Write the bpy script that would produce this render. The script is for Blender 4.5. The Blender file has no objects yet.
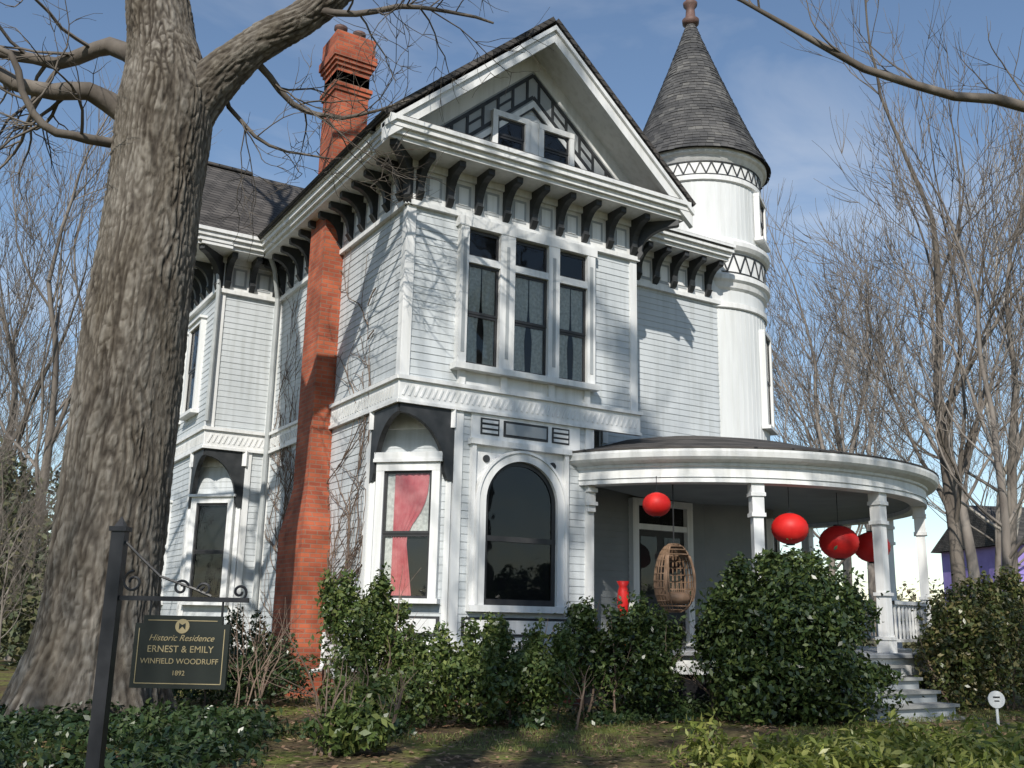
import bpy, math, random
import numpy as np
from mathutils import Vector, Matrix, noise
random.seed(7); RNG=random.Random(11)
sc=bpy.context.scene
# ------------------------------------------------------------------ materials
def newmat(name):
    m=bpy.data.materials.new(name); m.use_nodes=True
    nt=m.node_tree; b=nt.nodes["Principled BSDF"]; return m,nt,b
def N(nt,t,**k):
    n=nt.nodes.new(t)
    for a,v in k.items():
        if a.startswith("i_"):
            key=a[2:]
            key=int(key) if key.isdigit() else key.replace("_"," ")
            n.inputs[key].default_value=v
        else: setattr(n,a,v)
    return n
def ramp(nt,src,stops):
    r=N(nt,"ShaderNodeValToRGB"); e=r.color_ramp.elements
    while len(e)<len(stops): e.new(.5)
    for i,(p,c) in enumerate(stops):
        e[i].position=p; e[i].color=(c[0],c[1],c[2],1)
    nt.links.new(src,r.inputs[0]); return r.outputs[0]
def noisy(name,c1,c2,scale=3,rough=.6,bump=0,bscale=30,stretch=(1,1,1),detail=4,spec=.3,grime=0):
    m,nt,b=newmat(name)
    tc=N(nt,"ShaderNodeNewGeometry"); mp=N(nt,"ShaderNodeMapping"); mp.inputs["Scale"].default_value=stretch
    nt.links.new(tc.outputs["Position"],mp.inputs[0])
    n=N(nt,"ShaderNodeTexNoise",i_Scale=scale,i_Detail=detail); nt.links.new(mp.outputs[0],n.inputs[0])
    col=ramp(nt,n.outputs[0],[(.3,c1),(.7,c2)])
    if grime:
        mp2=N(nt,"ShaderNodeMapping"); mp2.inputs["Scale"].default_value=(7,7,.5); nt.links.new(tc.outputs["Position"],mp2.inputs[0])
        n3=N(nt,"ShaderNodeTexNoise",i_Scale=1.5,i_Detail=6.); nt.links.new(mp2.outputs[0],n3.inputs[0])
        g=ramp(nt,n3.outputs[0],[(.32,(1-grime,1-grime,1-grime*1.1)),(.55,(1,1,1))])
        mx=N(nt,"ShaderNodeMix",data_type="RGBA",blend_type="MULTIPLY"); mx.inputs[0].default_value=1
        nt.links.new(col,mx.inputs[6]); nt.links.new(g,mx.inputs[7]); col=mx.outputs[2]
    nt.links.new(col,b.inputs["Base Color"])
    b.inputs["Roughness"].default_value=rough; b.inputs["Specular IOR Level"].default_value=spec
    if bump:
        n2=N(nt,"ShaderNodeTexNoise",i_Scale=bscale,i_Detail=3.); nt.links.new(mp.outputs[0],n2.inputs[0])
        bp=N(nt,"ShaderNodeBump",i_Strength=bump,i_Distance=.02); nt.links.new(n2.outputs[0],bp.inputs["Height"])
        nt.links.new(bp.outputs[0],b.inputs["Normal"])
    return m
def bricky(name,ca,cb,mortar,bw,bh,msize,rough=.8,bump=.6,zs=1.,stain=.35):
    m,nt,b=newmat(name)
    g=N(nt,"ShaderNodeNewGeometry"); s=N(nt,"ShaderNodeSeparateXYZ"); nt.links.new(g.outputs["Position"],s.inputs[0])
    a=N(nt,"ShaderNodeMath",operation="ADD"); nt.links.new(s.outputs[0],a.inputs[0]); nt.links.new(s.outputs[1],a.inputs[1])
    z=N(nt,"ShaderNodeMath",operation="MULTIPLY"); z.inputs[1].default_value=zs; nt.links.new(s.outputs[2],z.inputs[0])
    c=N(nt,"ShaderNodeCombineXYZ"); nt.links.new(a.outputs[0],c.inputs[0]); nt.links.new(z.outputs[0],c.inputs[1])
    br=N(nt,"ShaderNodeTexBrick"); br.inputs["Scale"].default_value=1; br.inputs["Brick Width"].default_value=bw; br.inputs["Row Height"].default_value=bh
    br.inputs["Mortar Size"].default_value=msize; br.inputs["Color1"].default_value=(*ca,1); br.inputs["Color2"].default_value=(*cb,1); br.inputs["Mortar"].default_value=(*mortar,1)
    nt.links.new(c.outputs[0],br.inputs[0])
    n=N(nt,"ShaderNodeTexNoise",i_Scale=2.2,i_Detail=6.); nt.links.new(g.outputs["Position"],n.inputs[0])
    mx=N(nt,"ShaderNodeMix",data_type="RGBA",blend_type="MULTIPLY"); mx.inputs[0].default_value=1
    rr=ramp(nt,n.outputs[0],[(.3,(1-stain,)*3),(.7,(1.15,)*3)])
    nt.links.new(br.outputs[0],mx.inputs[6]); nt.links.new(rr,mx.inputs[7]); nt.links.new(mx.outputs[2],b.inputs["Base Color"])
    bp=N(nt,"ShaderNodeBump",i_Strength=bump,i_Distance=.015,invert=True); nt.links.new(br.outputs["Fac"],bp.inputs["Height"]); nt.links.new(bp.outputs[0],b.inputs["Normal"])
    b.inputs["Roughness"].default_value=rough; b.inputs["Specular IOR Level"].default_value=.25
    return m
def leafmat(name,c1,c2,c3,rough=.35,trans=.25):
    m,nt,b=newmat(name)
    g=N(nt,"ShaderNodeNewGeometry"); col=ramp(nt,g.outputs["Random Per Island"],[(0,c1),(.55,c2),(1,c3)])
    nt.links.new(col,b.inputs["Base Color"]); b.inputs["Roughness"].default_value=rough; b.inputs["Specular IOR Level"].default_value=.5
    if trans:
        t=N(nt,"ShaderNodeBsdfTranslucent"); nt.links.new(col,t.inputs[0]); mx=N(nt,"ShaderNodeMixShader"); mx.inputs[0].default_value=trans
        nt.links.new(b.outputs[0],mx.inputs[1]); nt.links.new(t.outputs[0],mx.inputs[2]); nt.links.new(mx.outputs[0],nt.nodes["Material Output"].inputs[0])
    return m
def glassmat():
    m,nt,b=newmat("window_glass")
    gl=N(nt,"ShaderNodeBsdfGlossy",i_Roughness=.03); tr=N(nt,"ShaderNodeBsdfTransparent"); tr.inputs[0].default_value=(.85,.88,.88,1)
    g=N(nt,"ShaderNodeNewGeometry"); n=N(nt,"ShaderNodeTexNoise",i_Scale=1.6); nt.links.new(g.outputs["Position"],n.inputs[0])
    bp=N(nt,"ShaderNodeBump",i_Strength=.12,i_Distance=.05); nt.links.new(n.outputs[0],bp.inputs["Height"]); nt.links.new(bp.outputs[0],gl.inputs["Normal"])
    f=N(nt,"ShaderNodeFresnel",i_IOR=1.55); mx=N(nt,"ShaderNodeMixShader")
    nt.links.new(f.outputs[0],mx.inputs[0]); nt.links.new(tr.outputs[0],mx.inputs[1]); nt.links.new(gl.outputs[0],mx.inputs[2])
    nt.links.new(mx.outputs[0],nt.nodes["Material Output"].inputs[0]); return m
def barkmat():
    m,nt,b=newmat("oak_bark"); at=N(nt,"ShaderNodeAttribute",attribute_name="relief")
    c=ramp(nt,at.outputs["Fac"],[(.0,(.055,.047,.040)),(.45,(.125,.11,.093)),(1,(.26,.24,.21))])
    g=N(nt,"ShaderNodeNewGeometry"); mp=N(nt,"ShaderNodeMapping"); mp.inputs["Scale"].default_value=(1.5,1.5,.4); nt.links.new(g.outputs["Position"],mp.inputs[0])
    n=N(nt,"ShaderNodeTexNoise",i_Scale=1.6,i_Detail=9.,i_Roughness=.7); nt.links.new(mp.outputs[0],n.inputs[0])
    r=ramp(nt,n.outputs[0],[(.35,(.72,.68,.62)),(.65,(1.2,1.2,1.2))])
    mx=N(nt,"ShaderNodeMix",data_type="RGBA",blend_type="MULTIPLY"); mx.inputs[0].default_value=1
    nt.links.new(c,mx.inputs[6]); nt.links.new(r,mx.inputs[7]); nt.links.new(mx.outputs[2],b.inputs["Base Color"])
    mp2=N(nt,"ShaderNodeMapping"); mp2.inputs["Scale"].default_value=(1,1,.3); nt.links.new(g.outputs["Position"],mp2.inputs[0])
    n2=N(nt,"ShaderNodeTexNoise",i_Scale=34.,i_Detail=6.,i_Roughness=.7); nt.links.new(mp2.outputs[0],n2.inputs[0])
    bp=N(nt,"ShaderNodeBump",i_Strength=.9,i_Distance=.03); nt.links.new(n2.outputs[0],bp.inputs["Height"]); nt.links.new(bp.outputs[0],b.inputs["Normal"])
    b.inputs["Roughness"].default_value=.95; b.inputs["Specular IOR Level"].default_value=.1; return m
M={}
M['siding']=noisy("grey_painted_siding",(.47,.50,.515),(.575,.605,.62),1.3,.55,0,25,(1,1,.35),grime=.14)
M['siding2']=noisy("shaded_porch_siding",(.20,.215,.22),(.26,.275,.28),1.3,.6)  # darker copy of the siding, porch shade put into its base colour
M['turret']=noisy("turret_painted_board",(.60,.62,.62),(.68,.695,.695),1.3,.55,0,25,(1,1,.35),grime=.10)
M['trim']=noisy("white_painted_trim",(.68,.69,.685),(.78,.78,.77),1.5,.5,0,20,(1,1,.4),grime=.14)
M['dark']=noisy("dark_painted_bracket",(.025,.028,.03),(.05,.052,.055),5,.5)
M['grey']=noisy("grey_trim_paint",(.30,.32,.33),(.38,.40,.41),2,.5)
M['brick']=bricky("red_brick",(.48,.125,.06),(.33,.08,.045),(.30,.16,.11),.21,.075,.009,stain=.45)
M['found']=bricky("foundation_brick",(.30,.12,.08),(.22,.08,.06),(.3,.27,.24),.21,.075,.01)
M['roof']=bricky("asphalt_shingles",(.11,.10,.092),(.068,.062,.058),(.02,.02,.02),.3,.14,.012,zs=1.45,rough=.9,bump=.8)
M['glass']=glassmat()
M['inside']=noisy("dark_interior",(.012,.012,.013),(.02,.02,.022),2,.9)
M['curtain']=noisy("lace_curtain",(.50,.50,.48),(.78,.78,.75),22,.9)
M['redcurt']=noisy("red_curtain",(.5,.10,.12),(.66,.26,.27),6,.9)
M['sash']=noisy("dark_sash",(.03,.03,.033),(.045,.045,.045),6,.4)
M['bark']=barkmat()
M['bark2']=noisy("winter_bark",(.08,.068,.058),(.20,.175,.15),2.5,.9,.5,12,(1,1,.4),5,.1)
M['twig']=noisy("twig_bark",(.12,.085,.065),(.20,.145,.11),2,.9)
M['greybark']=noisy("grey_bark",(.13,.112,.098),(.27,.24,.21),2,.9,0,12,(1,1,.4),3,.1)
M['bgbark']=noisy("dark_grey_bark",(.08,.068,.058),(.19,.165,.14),2,.9,0,12,(1,1,.4),3,.1)
M['palebark']=noisy("pale_bark",(.30,.27,.23),(.5,.46,.41),2,.9,0,12,(1,1,.4),3,.1)
M['leafd']=leafmat("dark_evergreen_leaf",(.020,.038,.013),(.048,.078,.022),(.13,.165,.05),.3,.2)
M['leafm']=leafmat("shrub_leaf",(.05,.078,.022),(.10,.15,.04),(.22,.25,.075),.38,.3)
M['leafy']=leafmat("bright_leaf",(.12,.15,.03),(.24,.28,.055),(.40,.39,.12),.4,.35)
M['leafr']=leafmat("hedge_leaf",(.045,.065,.018),(.10,.12,.035),(.22,.18,.08),.36,.25)
M['ivy']=leafmat("ivy_leaf",(.02,.042,.014),(.04,.07,.022),(.09,.12,.045),.35,.15)
M['conifer']=leafmat("conifer_leaf",(.035,.05,.02),(.07,.085,.035),(.14,.13,.06),.6,0)
M['far']=leafmat("distant_leaf",(.07,.075,.04),(.12,.12,.06),(.20,.17,.10),.8,0)
M['litter']=leafmat("dead_leaf",(.12,.065,.035),(.22,.13,.07),(.34,.23,.14),.8,0)
M['grass']=leafmat("grass_blade",(.07,.09,.022),(.14,.17,.04),(.26,.26,.08),.6,.2)
M['red']=noisy("red_paper",(.52,.012,.012),(.66,.025,.02),5,.5)
M['wicker']=noisy("wicker",(.16,.10,.06),(.28,.18,.12),9,.6)
M['iron']=noisy("black_iron",(.012,.013,.016),(.025,.026,.03),8,.4)
M['signb']=noisy("sign_black",(.012,.016,.014),(.02,.024,.022),4,.35)
M['gold']=noisy("gold_letter",(.24,.20,.11),(.34,.28,.16),9,.5)
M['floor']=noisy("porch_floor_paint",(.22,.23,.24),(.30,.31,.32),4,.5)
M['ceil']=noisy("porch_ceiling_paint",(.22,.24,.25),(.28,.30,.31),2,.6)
M['stepm']=noisy("weathered_step",(.22,.22,.21),(.36,.36,.34),3,.7,.2)
M['purple']=noisy("purple_siding",(.24,.18,.46),(.30,.23,.55),2,.7)
M['pipe']=noisy("painted_metal",(.33,.35,.35),(.42,.44,.44),4,.4)
M['copper']=noisy("finial_clay",(.10,.06,.05),(.16,.095,.08),8,.6)
def groundmat():
    m,nt,b=newmat("lawn_ground"); g=N(nt,"ShaderNodeNewGeometry")
    n=N(nt,"ShaderNodeTexNoise",i_Scale=.8,i_Detail=8.,i_Roughness=.7); nt.links.new(g.outputs["Position"],n.inputs[0])
    n2=N(nt,"ShaderNodeTexNoise",i_Scale=14.,i_Detail=6.); nt.links.new(g.outputs["Position"],n2.inputs[0])
    c1=ramp(nt,n.outputs[0],[(.40,(.10,.07,.045)),(.50,(.14,.115,.055)),(.57,(.15,.165,.045)),(.68,(.20,.22,.055))])
    c2=ramp(nt,n2.outputs[0],[(.3,(.5,.5,.5)),(.7,(1.25,1.25,1.25))])
    mx=N(nt,"ShaderNodeMix",data_type="RGBA",blend_type="MULTIPLY"); mx.inputs[0].default_value=1
    nt.links.new(c1,mx.inputs[6]); nt.links.new(c2,mx.inputs[7]); nt.links.new(mx.outputs[2],b.inputs["Base Color"])
    bp=N(nt,"ShaderNodeBump",i_Strength=.8,i_Distance=.05); nt.links.new(n2.outputs[0],bp.inputs["Height"]); nt.links.new(bp.outputs[0],b.inputs["Normal"])
    b.inputs["Roughness"].default_value=.95; b.inputs["Specular IOR Level"].default_value=.1; return m
M['ground']=groundmat()
# ------------------------------------------------------------------ mesh helpers
def link(o,parent=None):
    sc.collection.objects.link(o)
    if parent: o.parent=parent
    return o
def empty(name):
    e=bpy.data.objects.new(name,None); sc.collection.objects.link(e); return e
class MB:
    def __init__(s): s.v=[]; s.f=[]; s.a=[]
    def add(s,vs,fs):
        b=len(s.v); s.v.extend([tuple(x) for x in vs]); s.f.extend([tuple(i+b for i in f) for f in fs])
    def obj(s,name,mat,parent=None,smooth=False):
        me=bpy.data.meshes.new(name); me.from_pydata(s.v,[],s.f); me.materials.append(mat); me.update()
        if smooth: me.polygons.foreach_set("use_smooth",[True]*len(me.polygons))
        if s.a:
            at=me.attributes.new("relief",'FLOAT','POINT'); at.data.foreach_set("value",s.a)
        return link(bpy.data.objects.new(name,me),parent)
BOXF=[(0,3,2,1),(4,5,6,7),(0,1,5,4),(1,2,6,5),(2,3,7,6),(3,0,4,7)]
def j(): return RNG.uniform(-.0016,.0016)
class Wall:
    def __init__(s,o,u):
        l=math.hypot(*u); s.o=o; s.u=(u[0]/l,u[1]/l); s.n=(s.u[1],-s.u[0])
    def P(s,a,n,z): return (s.o[0]+s.u[0]*a+s.n[0]*n, s.o[1]+s.u[1]*a+s.n[1]*n, z)
B={}
def bt(k):
    if k not in B: B[k]=MB()
    return B[k]
def lbox(W,k,s0,s1,n0,n1,z0,z1):
    s0+=j();s1+=j();n1+=j();z0+=j();z1+=j()
    q=[W.P(a,n,z) for z in (z0,z1) for a,n in ((s0,n1),(s1,n1),(s1,n0),(s0,n0))]
    bt(k).add(q,BOXF)
def beam(W,k,a,b,w,n0,n1):
    dx,dz=b[0]-a[0],b[1]-a[1];l=math.hypot(dx,dz);px,pz=-dz/l*w/2,dx/l*w/2
    pr=[(a[0]+px,a[1]+pz),(b[0]+px,b[1]+pz),(b[0]-px,b[1]-pz),(a[0]-px,a[1]-pz)]
    n1+=j()
    bt(k).add([W.P(s,n1,z) for s,z in pr]+[W.P(s,n0,z) for s,z in pr],[(0,3,2,1),(4,5,6,7),(0,1,5,4),(1,2,6,5),(2,3,7,6),(3,0,4,7)])
def prof(W,k,s,w,pts):
    n=len(pts); a=[W.P(s-w/2,p[0],p[1]) for p in pts]+[W.P(s+w/2,p[0],p[1]) for p in pts]
    bt(k).add(a,[tuple(range(n)),tuple(range(2*n-1,n-1,-1))]+[(i,i+n,(i+1)%n+n,(i+1)%n) for i in range(n)])
def shape(W,k,pts,n0,n1):
    n=len(pts); a=[W.P(p[0],n1,p[1]) for p in pts]+[W.P(p[0],n0,p[1]) for p in pts]
    bt(k).add(a,[tuple(range(n)),tuple(range(2*n-1,n-1,-1))]+[(i,i+n,(i+1)%n+n,(i+1)%n) for i in range(n)])
def clap(W,s0,s1,z0,z1,k='siding',e=.118,fs=None):
    z=z0
    while z<z1-.01:
        zt=min(z+e,z1); a,b=s0,s1
        if fs: a,b=fs(z)
        if b-a<.02: break
        o=.013+RNG.uniform(-.002,.002)
        bt(k).add([W.P(a,o,z),W.P(b,o,z),W.P(b,.004,zt),W.P(a,.004,zt),W.P(a,.0,z),W.P(b,.0,z)],[(0,1,2,3),(4,5,1,0)])
        z=zt
def prism(k,pts,z0,z1):
    n=len(pts)
    bt(k).add([(x,y,z0) for x,y in pts]+[(x,y,z1) for x,y in pts],[tuple(range(n-1,-1,-1)),tuple(range(n,2*n))]+[(i,(i+1)%n,(i+1)%n+n,i+n) for i in range(n)])
def lathe(k,c,pr,seg=56,a0=0,a1=2*math.pi):
    full=abs(a1-a0-2*math.pi)<1e-6; ns=seg if full else seg+1
    vs=[];fs=[]
    for i in range(ns):
        t=a0+(a1-a0)*i/seg
        for r,z in pr: vs.append((c[0]+r*math.cos(t),c[1]+r*math.sin(t),z))
    m=len(pr)
    for i in range(seg):
        i2=(i+1)%ns
        for q in range(m-1): fs.append((i*m+q,i2*m+q,i2*m+q+1,i*m+q+1))
    bt(k).add(vs,fs)
def curtain(W,k,s0,s1,z0,z1,n=.036,amp=.006,narrow=0,right=False,tc=.38):
    vs=[];fs=[];c=48;rows=12
    for r in range(rows+1):
        t=r/rows; z=z0+(z1-z0)*t
        wd=1-narrow*(math.exp(-((t-tc)/.22)**2) if t>tc else 1-.35*(tc-t)/tc)
        for i in range(c+1):
            u=i/c; s=(s1-(s1-s0)*(1-u)*wd) if right else s0+(s1-s0)*u*wd
            vs.append(W.P(s,n+amp*math.sin(u*(s1-s0)*62+.6*math.sin(u*9)),z))
    for r in range(rows):
        for i in range(c): a=r*(c+1)+i; fs.append((a,a+1,a+c+2,a+c+1))
    bt(k).add(vs,fs)
def window(W,s0,s1,z0,z1,meet=.5,curt=None,case=.11,sash='sash',sill=True,cap=True):
    if case:
        lbox(W,'trim',s0-case,s0,0,.12,z0-.02,z1+.02); lbox(W,'trim',s1,s1+case,0,.12,z0-.02,z1+.02)
        lbox(W,'trim',s0-case,s1+case,0,.123,z1+.02,z1+.02+case)
        if cap: lbox(W,'trim',s0-case-.04,s1+case+.04,0,.17,z1+case+.02,z1+case+.07)
        if sill: lbox(W,'trim',s0-case-.04,s1+case+.04,0,.18,z0-.09,z0-.02)
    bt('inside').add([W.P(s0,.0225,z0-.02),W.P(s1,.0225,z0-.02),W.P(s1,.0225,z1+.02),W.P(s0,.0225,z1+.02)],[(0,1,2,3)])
    r=.042
    parts=[(z0-.02,z0+(z1-z0)*meet,.068),(z0+(z1-z0)*meet,z1+.02,.08)]
    for a,b,n in parts:
        lbox(W,sash,s0,s0+r,.02,n,a,b); lbox(W,sash,s1-r,s1,.02,n,a,b)
        lbox(W,sash,s0+r,s1-r,.02,n-.002,a,a+r); lbox(W,sash,s0+r,s1-r,.02,n-.002,b-r,b)
        bt('glass').add([W.P(s0+r,n-.012,a+r),W.P(s1-r,n-.012,a+r),W.P(s1-r,n-.012,b-r),W.P(s0+r,n-.012,b-r)],[(0,1,2,3)])
    if curt=='lace':
        m=(s0+s1)/2
        curtain(W,'curtain',s0+.03,m-.01,z0,z1,narrow=.22,tc=.3); curtain(W,'curtain',m+.01,s1-.03,z0,z1,narrow=.22,right=True,tc=.3)
    if curt=='red':
        curtain(W,'curtain',s0+.03,s1-.05,z0+.9,z1,.033,.004); curtain(W,'curtain',s0+.03,s0+.30,z0,z0+.9,.033,.004)
        curtain(W,'redcurt',s0+.16,s1-.06,z0,z1,.046,.007,.6,tc=.45)
def bracket(W,s,ztop=8.3,h=.62,d=.5,w=.11,k='dark'):
    pts=[(0,ztop),(d,ztop),(d,ztop-.09)]
    for i in range(7):
        t=i/6*math.pi/2
        pts.append((.13+(d-.16)*(1-math.sin(t)),ztop-.11-(h*.62)*(1-math.cos(t))))
    pts+=[(.16,ztop-h+.1),(.09,ztop-h),(0,ztop-h-.03)]
    prof(W,k,s,w+RNG.uniform(0,.002),pts)
# ------------------------------------------------------------------ walls
A=Wall((0,0),(1,0)); S=Wall((0,6.1),(0,-1)); CH=Wall((0,.93),(1,-1)); D2=Wall((4.5,1.0),(1,0)); D1=Wall((3.55,1.2),(1,0))
E=Wall((-1.28,6.1),(1,0)); Fw_=Wall((-1.28,10.3),(0,-1)); G=Wall((-1.28,6.9),(1,-1))
ZF,ZB,ZE=.85,4.62,8.3
prism('core',[(.93,.01),(3.54,.01),(3.54,6.5),(.01,6.5),(.01,.93)],.3,ZB)
prism('core',[(.01,.01),(4.49,.01),(4.49,7),(.01,7)],ZB,8.35)
prism('core',[(3.5,1.21),(8.6,1.21),(8.6,10),(3.5,10)],.3,4.2)
prism('core',[(4.45,1.01),(8.6,1.01),(8.6,10),(4.45,10)],4.0,8.35)
prism('core',[(-.47,6.11),(3,6.11),(3,10.29),(-1.27,10.29),(-1.27,6.9)],.3,ZB)
prism('core',[(-1.27,6.11),(5,6.11),(5,10.29),(-1.27,10.29)],ZB,8.35)
clap(A,.93,3.55,ZF,ZB); clap(A,0,4.5,ZB,7.62)
clap(S,0,5.17,ZF,ZB); clap(S,0,6.1,ZB,7.62)
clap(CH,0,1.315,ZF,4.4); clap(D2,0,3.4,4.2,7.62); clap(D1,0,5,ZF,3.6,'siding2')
clap(E,0,1.28,ZB,7.62); clap(E,.8,1.28,ZF,ZB); clap(Fw_,0,4.2,ZB,7.62); clap(Fw_,0,3.4,ZF,ZB); clap(G,0,1.13,ZF,4.4)
prism('found',[(.96,.03),(3.5,.03),(3.5,6.5),(.03,6.5),(.03,.96)],-.2,.62)
prism('found',[(-.45,6.13),(3,6.13),(3,10.2),(-1.25,10.2),(-1.25,6.93)],-.2,.62)
for W,a,b in ((A,.93,3.55),(S,0,5.17),(CH,0,1.315),(E,.8,1.28),(Fw_,0,3.4),(G,0,1.13)):
    lbox(W,'trim',a-.02,b+.02,-.05,.05,.6,.86); lbox(W,'trim',a-.04,b+.04,0,.085,.86,.92)
for W,a,b in ((A,0,4.5),(S,0,6.1),(E,0,1.28),(Fw_,0,4.2)):
    lbox(W,'trim',a-.04,b+.04,0,.055,4.42,4.74); lbox(W,'trim',a-.07,b+.07,0,.10,4.74,4.80); lbox(W,'trim',a-.06,b+.06,0,.08,4.38,4.43)
    n=int((b-a)/.1)
    for i in range(n): beam(W,'trim',(a+.02+i*.1,4.50),(a+.09+i*.1,4.66),.03,.05,.066)
def cb(W,s,z0,z1,w=.15,o=.036): lbox(W,'trim',s,s+w,0,o,z0,z1)
cb(A,-.03,4.8,7.62); cb(S,5.98,4.8,7.62,.148); cb(A,4.36,4.8,7.62)
cb(A,.93,.92,4.38); cb(A,3.40,.92,4.38,.17); cb(CH,0,.92,4.38,.09); cb(CH,1.225,.92,4.38,.09); cb(S,5.02,.92,4.38)
cb(E,-.03,4.8,7.62); cb(Fw_,4.08,4.8,7.62,.148); cb(E,.8,.92,4.38,.12); cb(G,0,.92,4.38,.09); cb(G,1.04,.92,4.38,.09); cb(Fw_,3.28,.92,4.38,.12)
cb(S,0,.92,7.62,.12); cb(E,1.14,.92,7.62,.13); cb(D2,0,4.4,7.62,.12)
def frieze(W,a,b):
    lbox(W,'trim',a-.03,b+.03,0,.045,7.60,8.3); lbox(W,'trim',a-.05,b+.05,0,.085,7.56,7.64); lbox(W,'trim',a-.05,b+.05,0,.10,8.18,8.3)
frieze(A,0,4.5); frieze(S,0,6.1); frieze(D2,0,3); frieze(E,0,1.28); frieze(Fw_,0,4.2)
def panels(W,a,b,st,skip=()):
    s=a
    while s<=b+.01:
        bracket(W,s)
        if s+st<=b+.01:
            m=s+st/2
            lbox(W,'grey',m-.14,m+.14,.044,.052,7.72,8.12)
            lbox(W,'trim',m-.09,m+.09,.05,.064,7.77,8.07)
        s+=st
panels(A,.14,4.40,.533); panels(S,.3,5.95,.513); panels(D2,.35,2.6,.45); panels(E,.12,1.2,.5); panels(Fw_,.2,4.1,.5)
CR=Wall((0,0),(1,-1)); bracket(CR,0,8.3,.72,.8,.12); CR2=Wall((4.5,0),(1,1)); bracket(CR2,0,8.3,.7,.8,.12)
CR3=Wall((-1.28,6.1),(1,-1)); bracket(CR3,0,8.3,.7,.8,.12)
def eave(W,a,b,o=.65):
    lbox(W,'trim',a,b,-.02,o-.06,8.30,8.37); lbox(W,'trim',a-.02,b+.02,-.01,o,8.37,8.46); lbox(W,'trim',a-.05,b+.05,-.01,o+.06,8.46,8.55); lbox(W,'trim',a-.06,b+.06,.2,o+.10,8.55,8.62)
eave(A,-.65,5.15); eave(S,.5,6.08); eave(E,-.65,.66); eave(Fw_,-.6,4.85); eave(D2,.4,2.75,.6)
lbox(A,'roof',-.6,5.1,.0,.70,8.62,8.66)
# ------------------------------------------------------------------ gable
gx,gz=2.25,11.24
def slab(p,k,th=.08):
    q=[Vector(x) for x in p]; n=(q[1]-q[0]).cross(q[3]-q[0]).normalized()*th
    bt(k).add([tuple(x-n) for x in q]+[tuple(x) for x in q],BOXF)
slab([(-.78,-.74,8.57),(gx,-.74,gz),(gx,8.2,gz),(-.78,8.2,8.57)][::-1],'roof')
slab([(gx,-.742,gz),(5.28,-.742,8.57),(5.28,8.2,8.57),(gx,8.2,gz)][::-1],'roof')
sl=(gz-8.57)/3.03
def rake(W,k,w,n0,n1,off):
    for sg in (-1,1):
        xe=gx+sg*(3.03); a=(gx,gz-off); b=(xe,8.57-off)
        pts=[(a[0],a[1]),(b[0],b[1]),(b[0],b[1]-w),(a[0],a[1]-w)]
        if sg>0: pts=pts[::-1]
        shape(W,k,pts,n0,n1)
rake(A,'trim',.28,.60,.70,.11); rake(A,'trim',.09,.56,.75,.085)
def band(off0,off1,k,n1,n0=0,zl=8.60):
    for sg in (-1,1):
        X0=(gz-off0-zl)/sl; X1=(gz-off1-zl)/sl
        pts=[(gx,gz-off0),(gx+sg*X0,zl),(gx+sg*X1,zl),(gx,gz-off1)]
        if sg>0: pts=pts[::-1]
        shape(A,k,pts,n0,n1)
band(.24,.30,'trim',.60,.05)
bt('core').add([(-.3,.03,8.4),(4.8,.03,8.4),(gx,.03,gz-.25)],[(0,1,2)])
clap(A,0,0,8.62,11.0,fs=lambda z:(gx-(gz-.3-z)/sl, gx+(gz-.3-z)/sl))
band(.30,.62,'trim',.05); band(.60,1.22,'grey',.035); band(1.20,1.32,'trim',.075); band(1.32,1.36,'dark',.05)
for sg in (-1,1):
    for off in (.70,1.12):
        X=(gz-off-8.64)/sl; beam(A,'dark',(gx,gz-off),(gx+sg*X,8.64),.06,0,.055)
    for i in range(8):
        x=.12+i*.29; z=gz-.70-x*sl; zb=gz-1.12-x*sl
        if zb<8.62: break
        beam(A,'dark',(gx+sg*x,z),(gx+sg*x,zb),.05,0,.052)
        if i%2: beam(A,'dark',(gx+sg*x,z-.2),(gx+sg*(x+.29),z-.2-.29*sl),.04,0,.05)
window(A,1.52,2.06,8.90,9.50,.5,None,.1,cap=False); window(A,2.44,2.98,8.90,9.50,.5,None,.1,cap=False)
lbox(A,'trim',2.16,2.34,0,.10,8.85,9.62)
# ------------------------------------------------------------------ main roofs
slab([(-2.0,5.4,8.55),(8.6,5.4,8.55),(8.6,8.2,11.22),(-2.0,8.2,11.22)],'roof')
slab([(8.6,11.0,8.55),(-2.0,11.0,8.55),(-2.0,8.2,11.22),(8.6,8.2,11.22)],'roof')
bt('siding').add([(-1.3,6.1,8.4),(-1.3,10.3,8.4),(-1.3,8.2,11.0)],[(0,1,2)])
for a,b in (((5.4,8.5),(8.2,11.15)),((11,8.5),(8.2,11.15))):
    bt('trim').add([(-2.02,a[0],a[1]),(-2.02,b[0],b[1]),(-2.02,b[0],b[1]-.28),(-2.02,a[0],a[1]-.28)],[(0,1,2,3)])
lbox(E,'roof',-.72,1.0,-2.2,-2.0,11.19,11.26)
slab([(4.9,.3,8.6),(7.25,.3,8.6),(7.25,5.4,10.3),(4.9,5.4,10.3)],'roof')
slab([(7.2,1.6,9.03),(8.6,1.6,9.03),(8.6,5.4,10.3),(7.2,5.4,10.3)],'roof')
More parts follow.
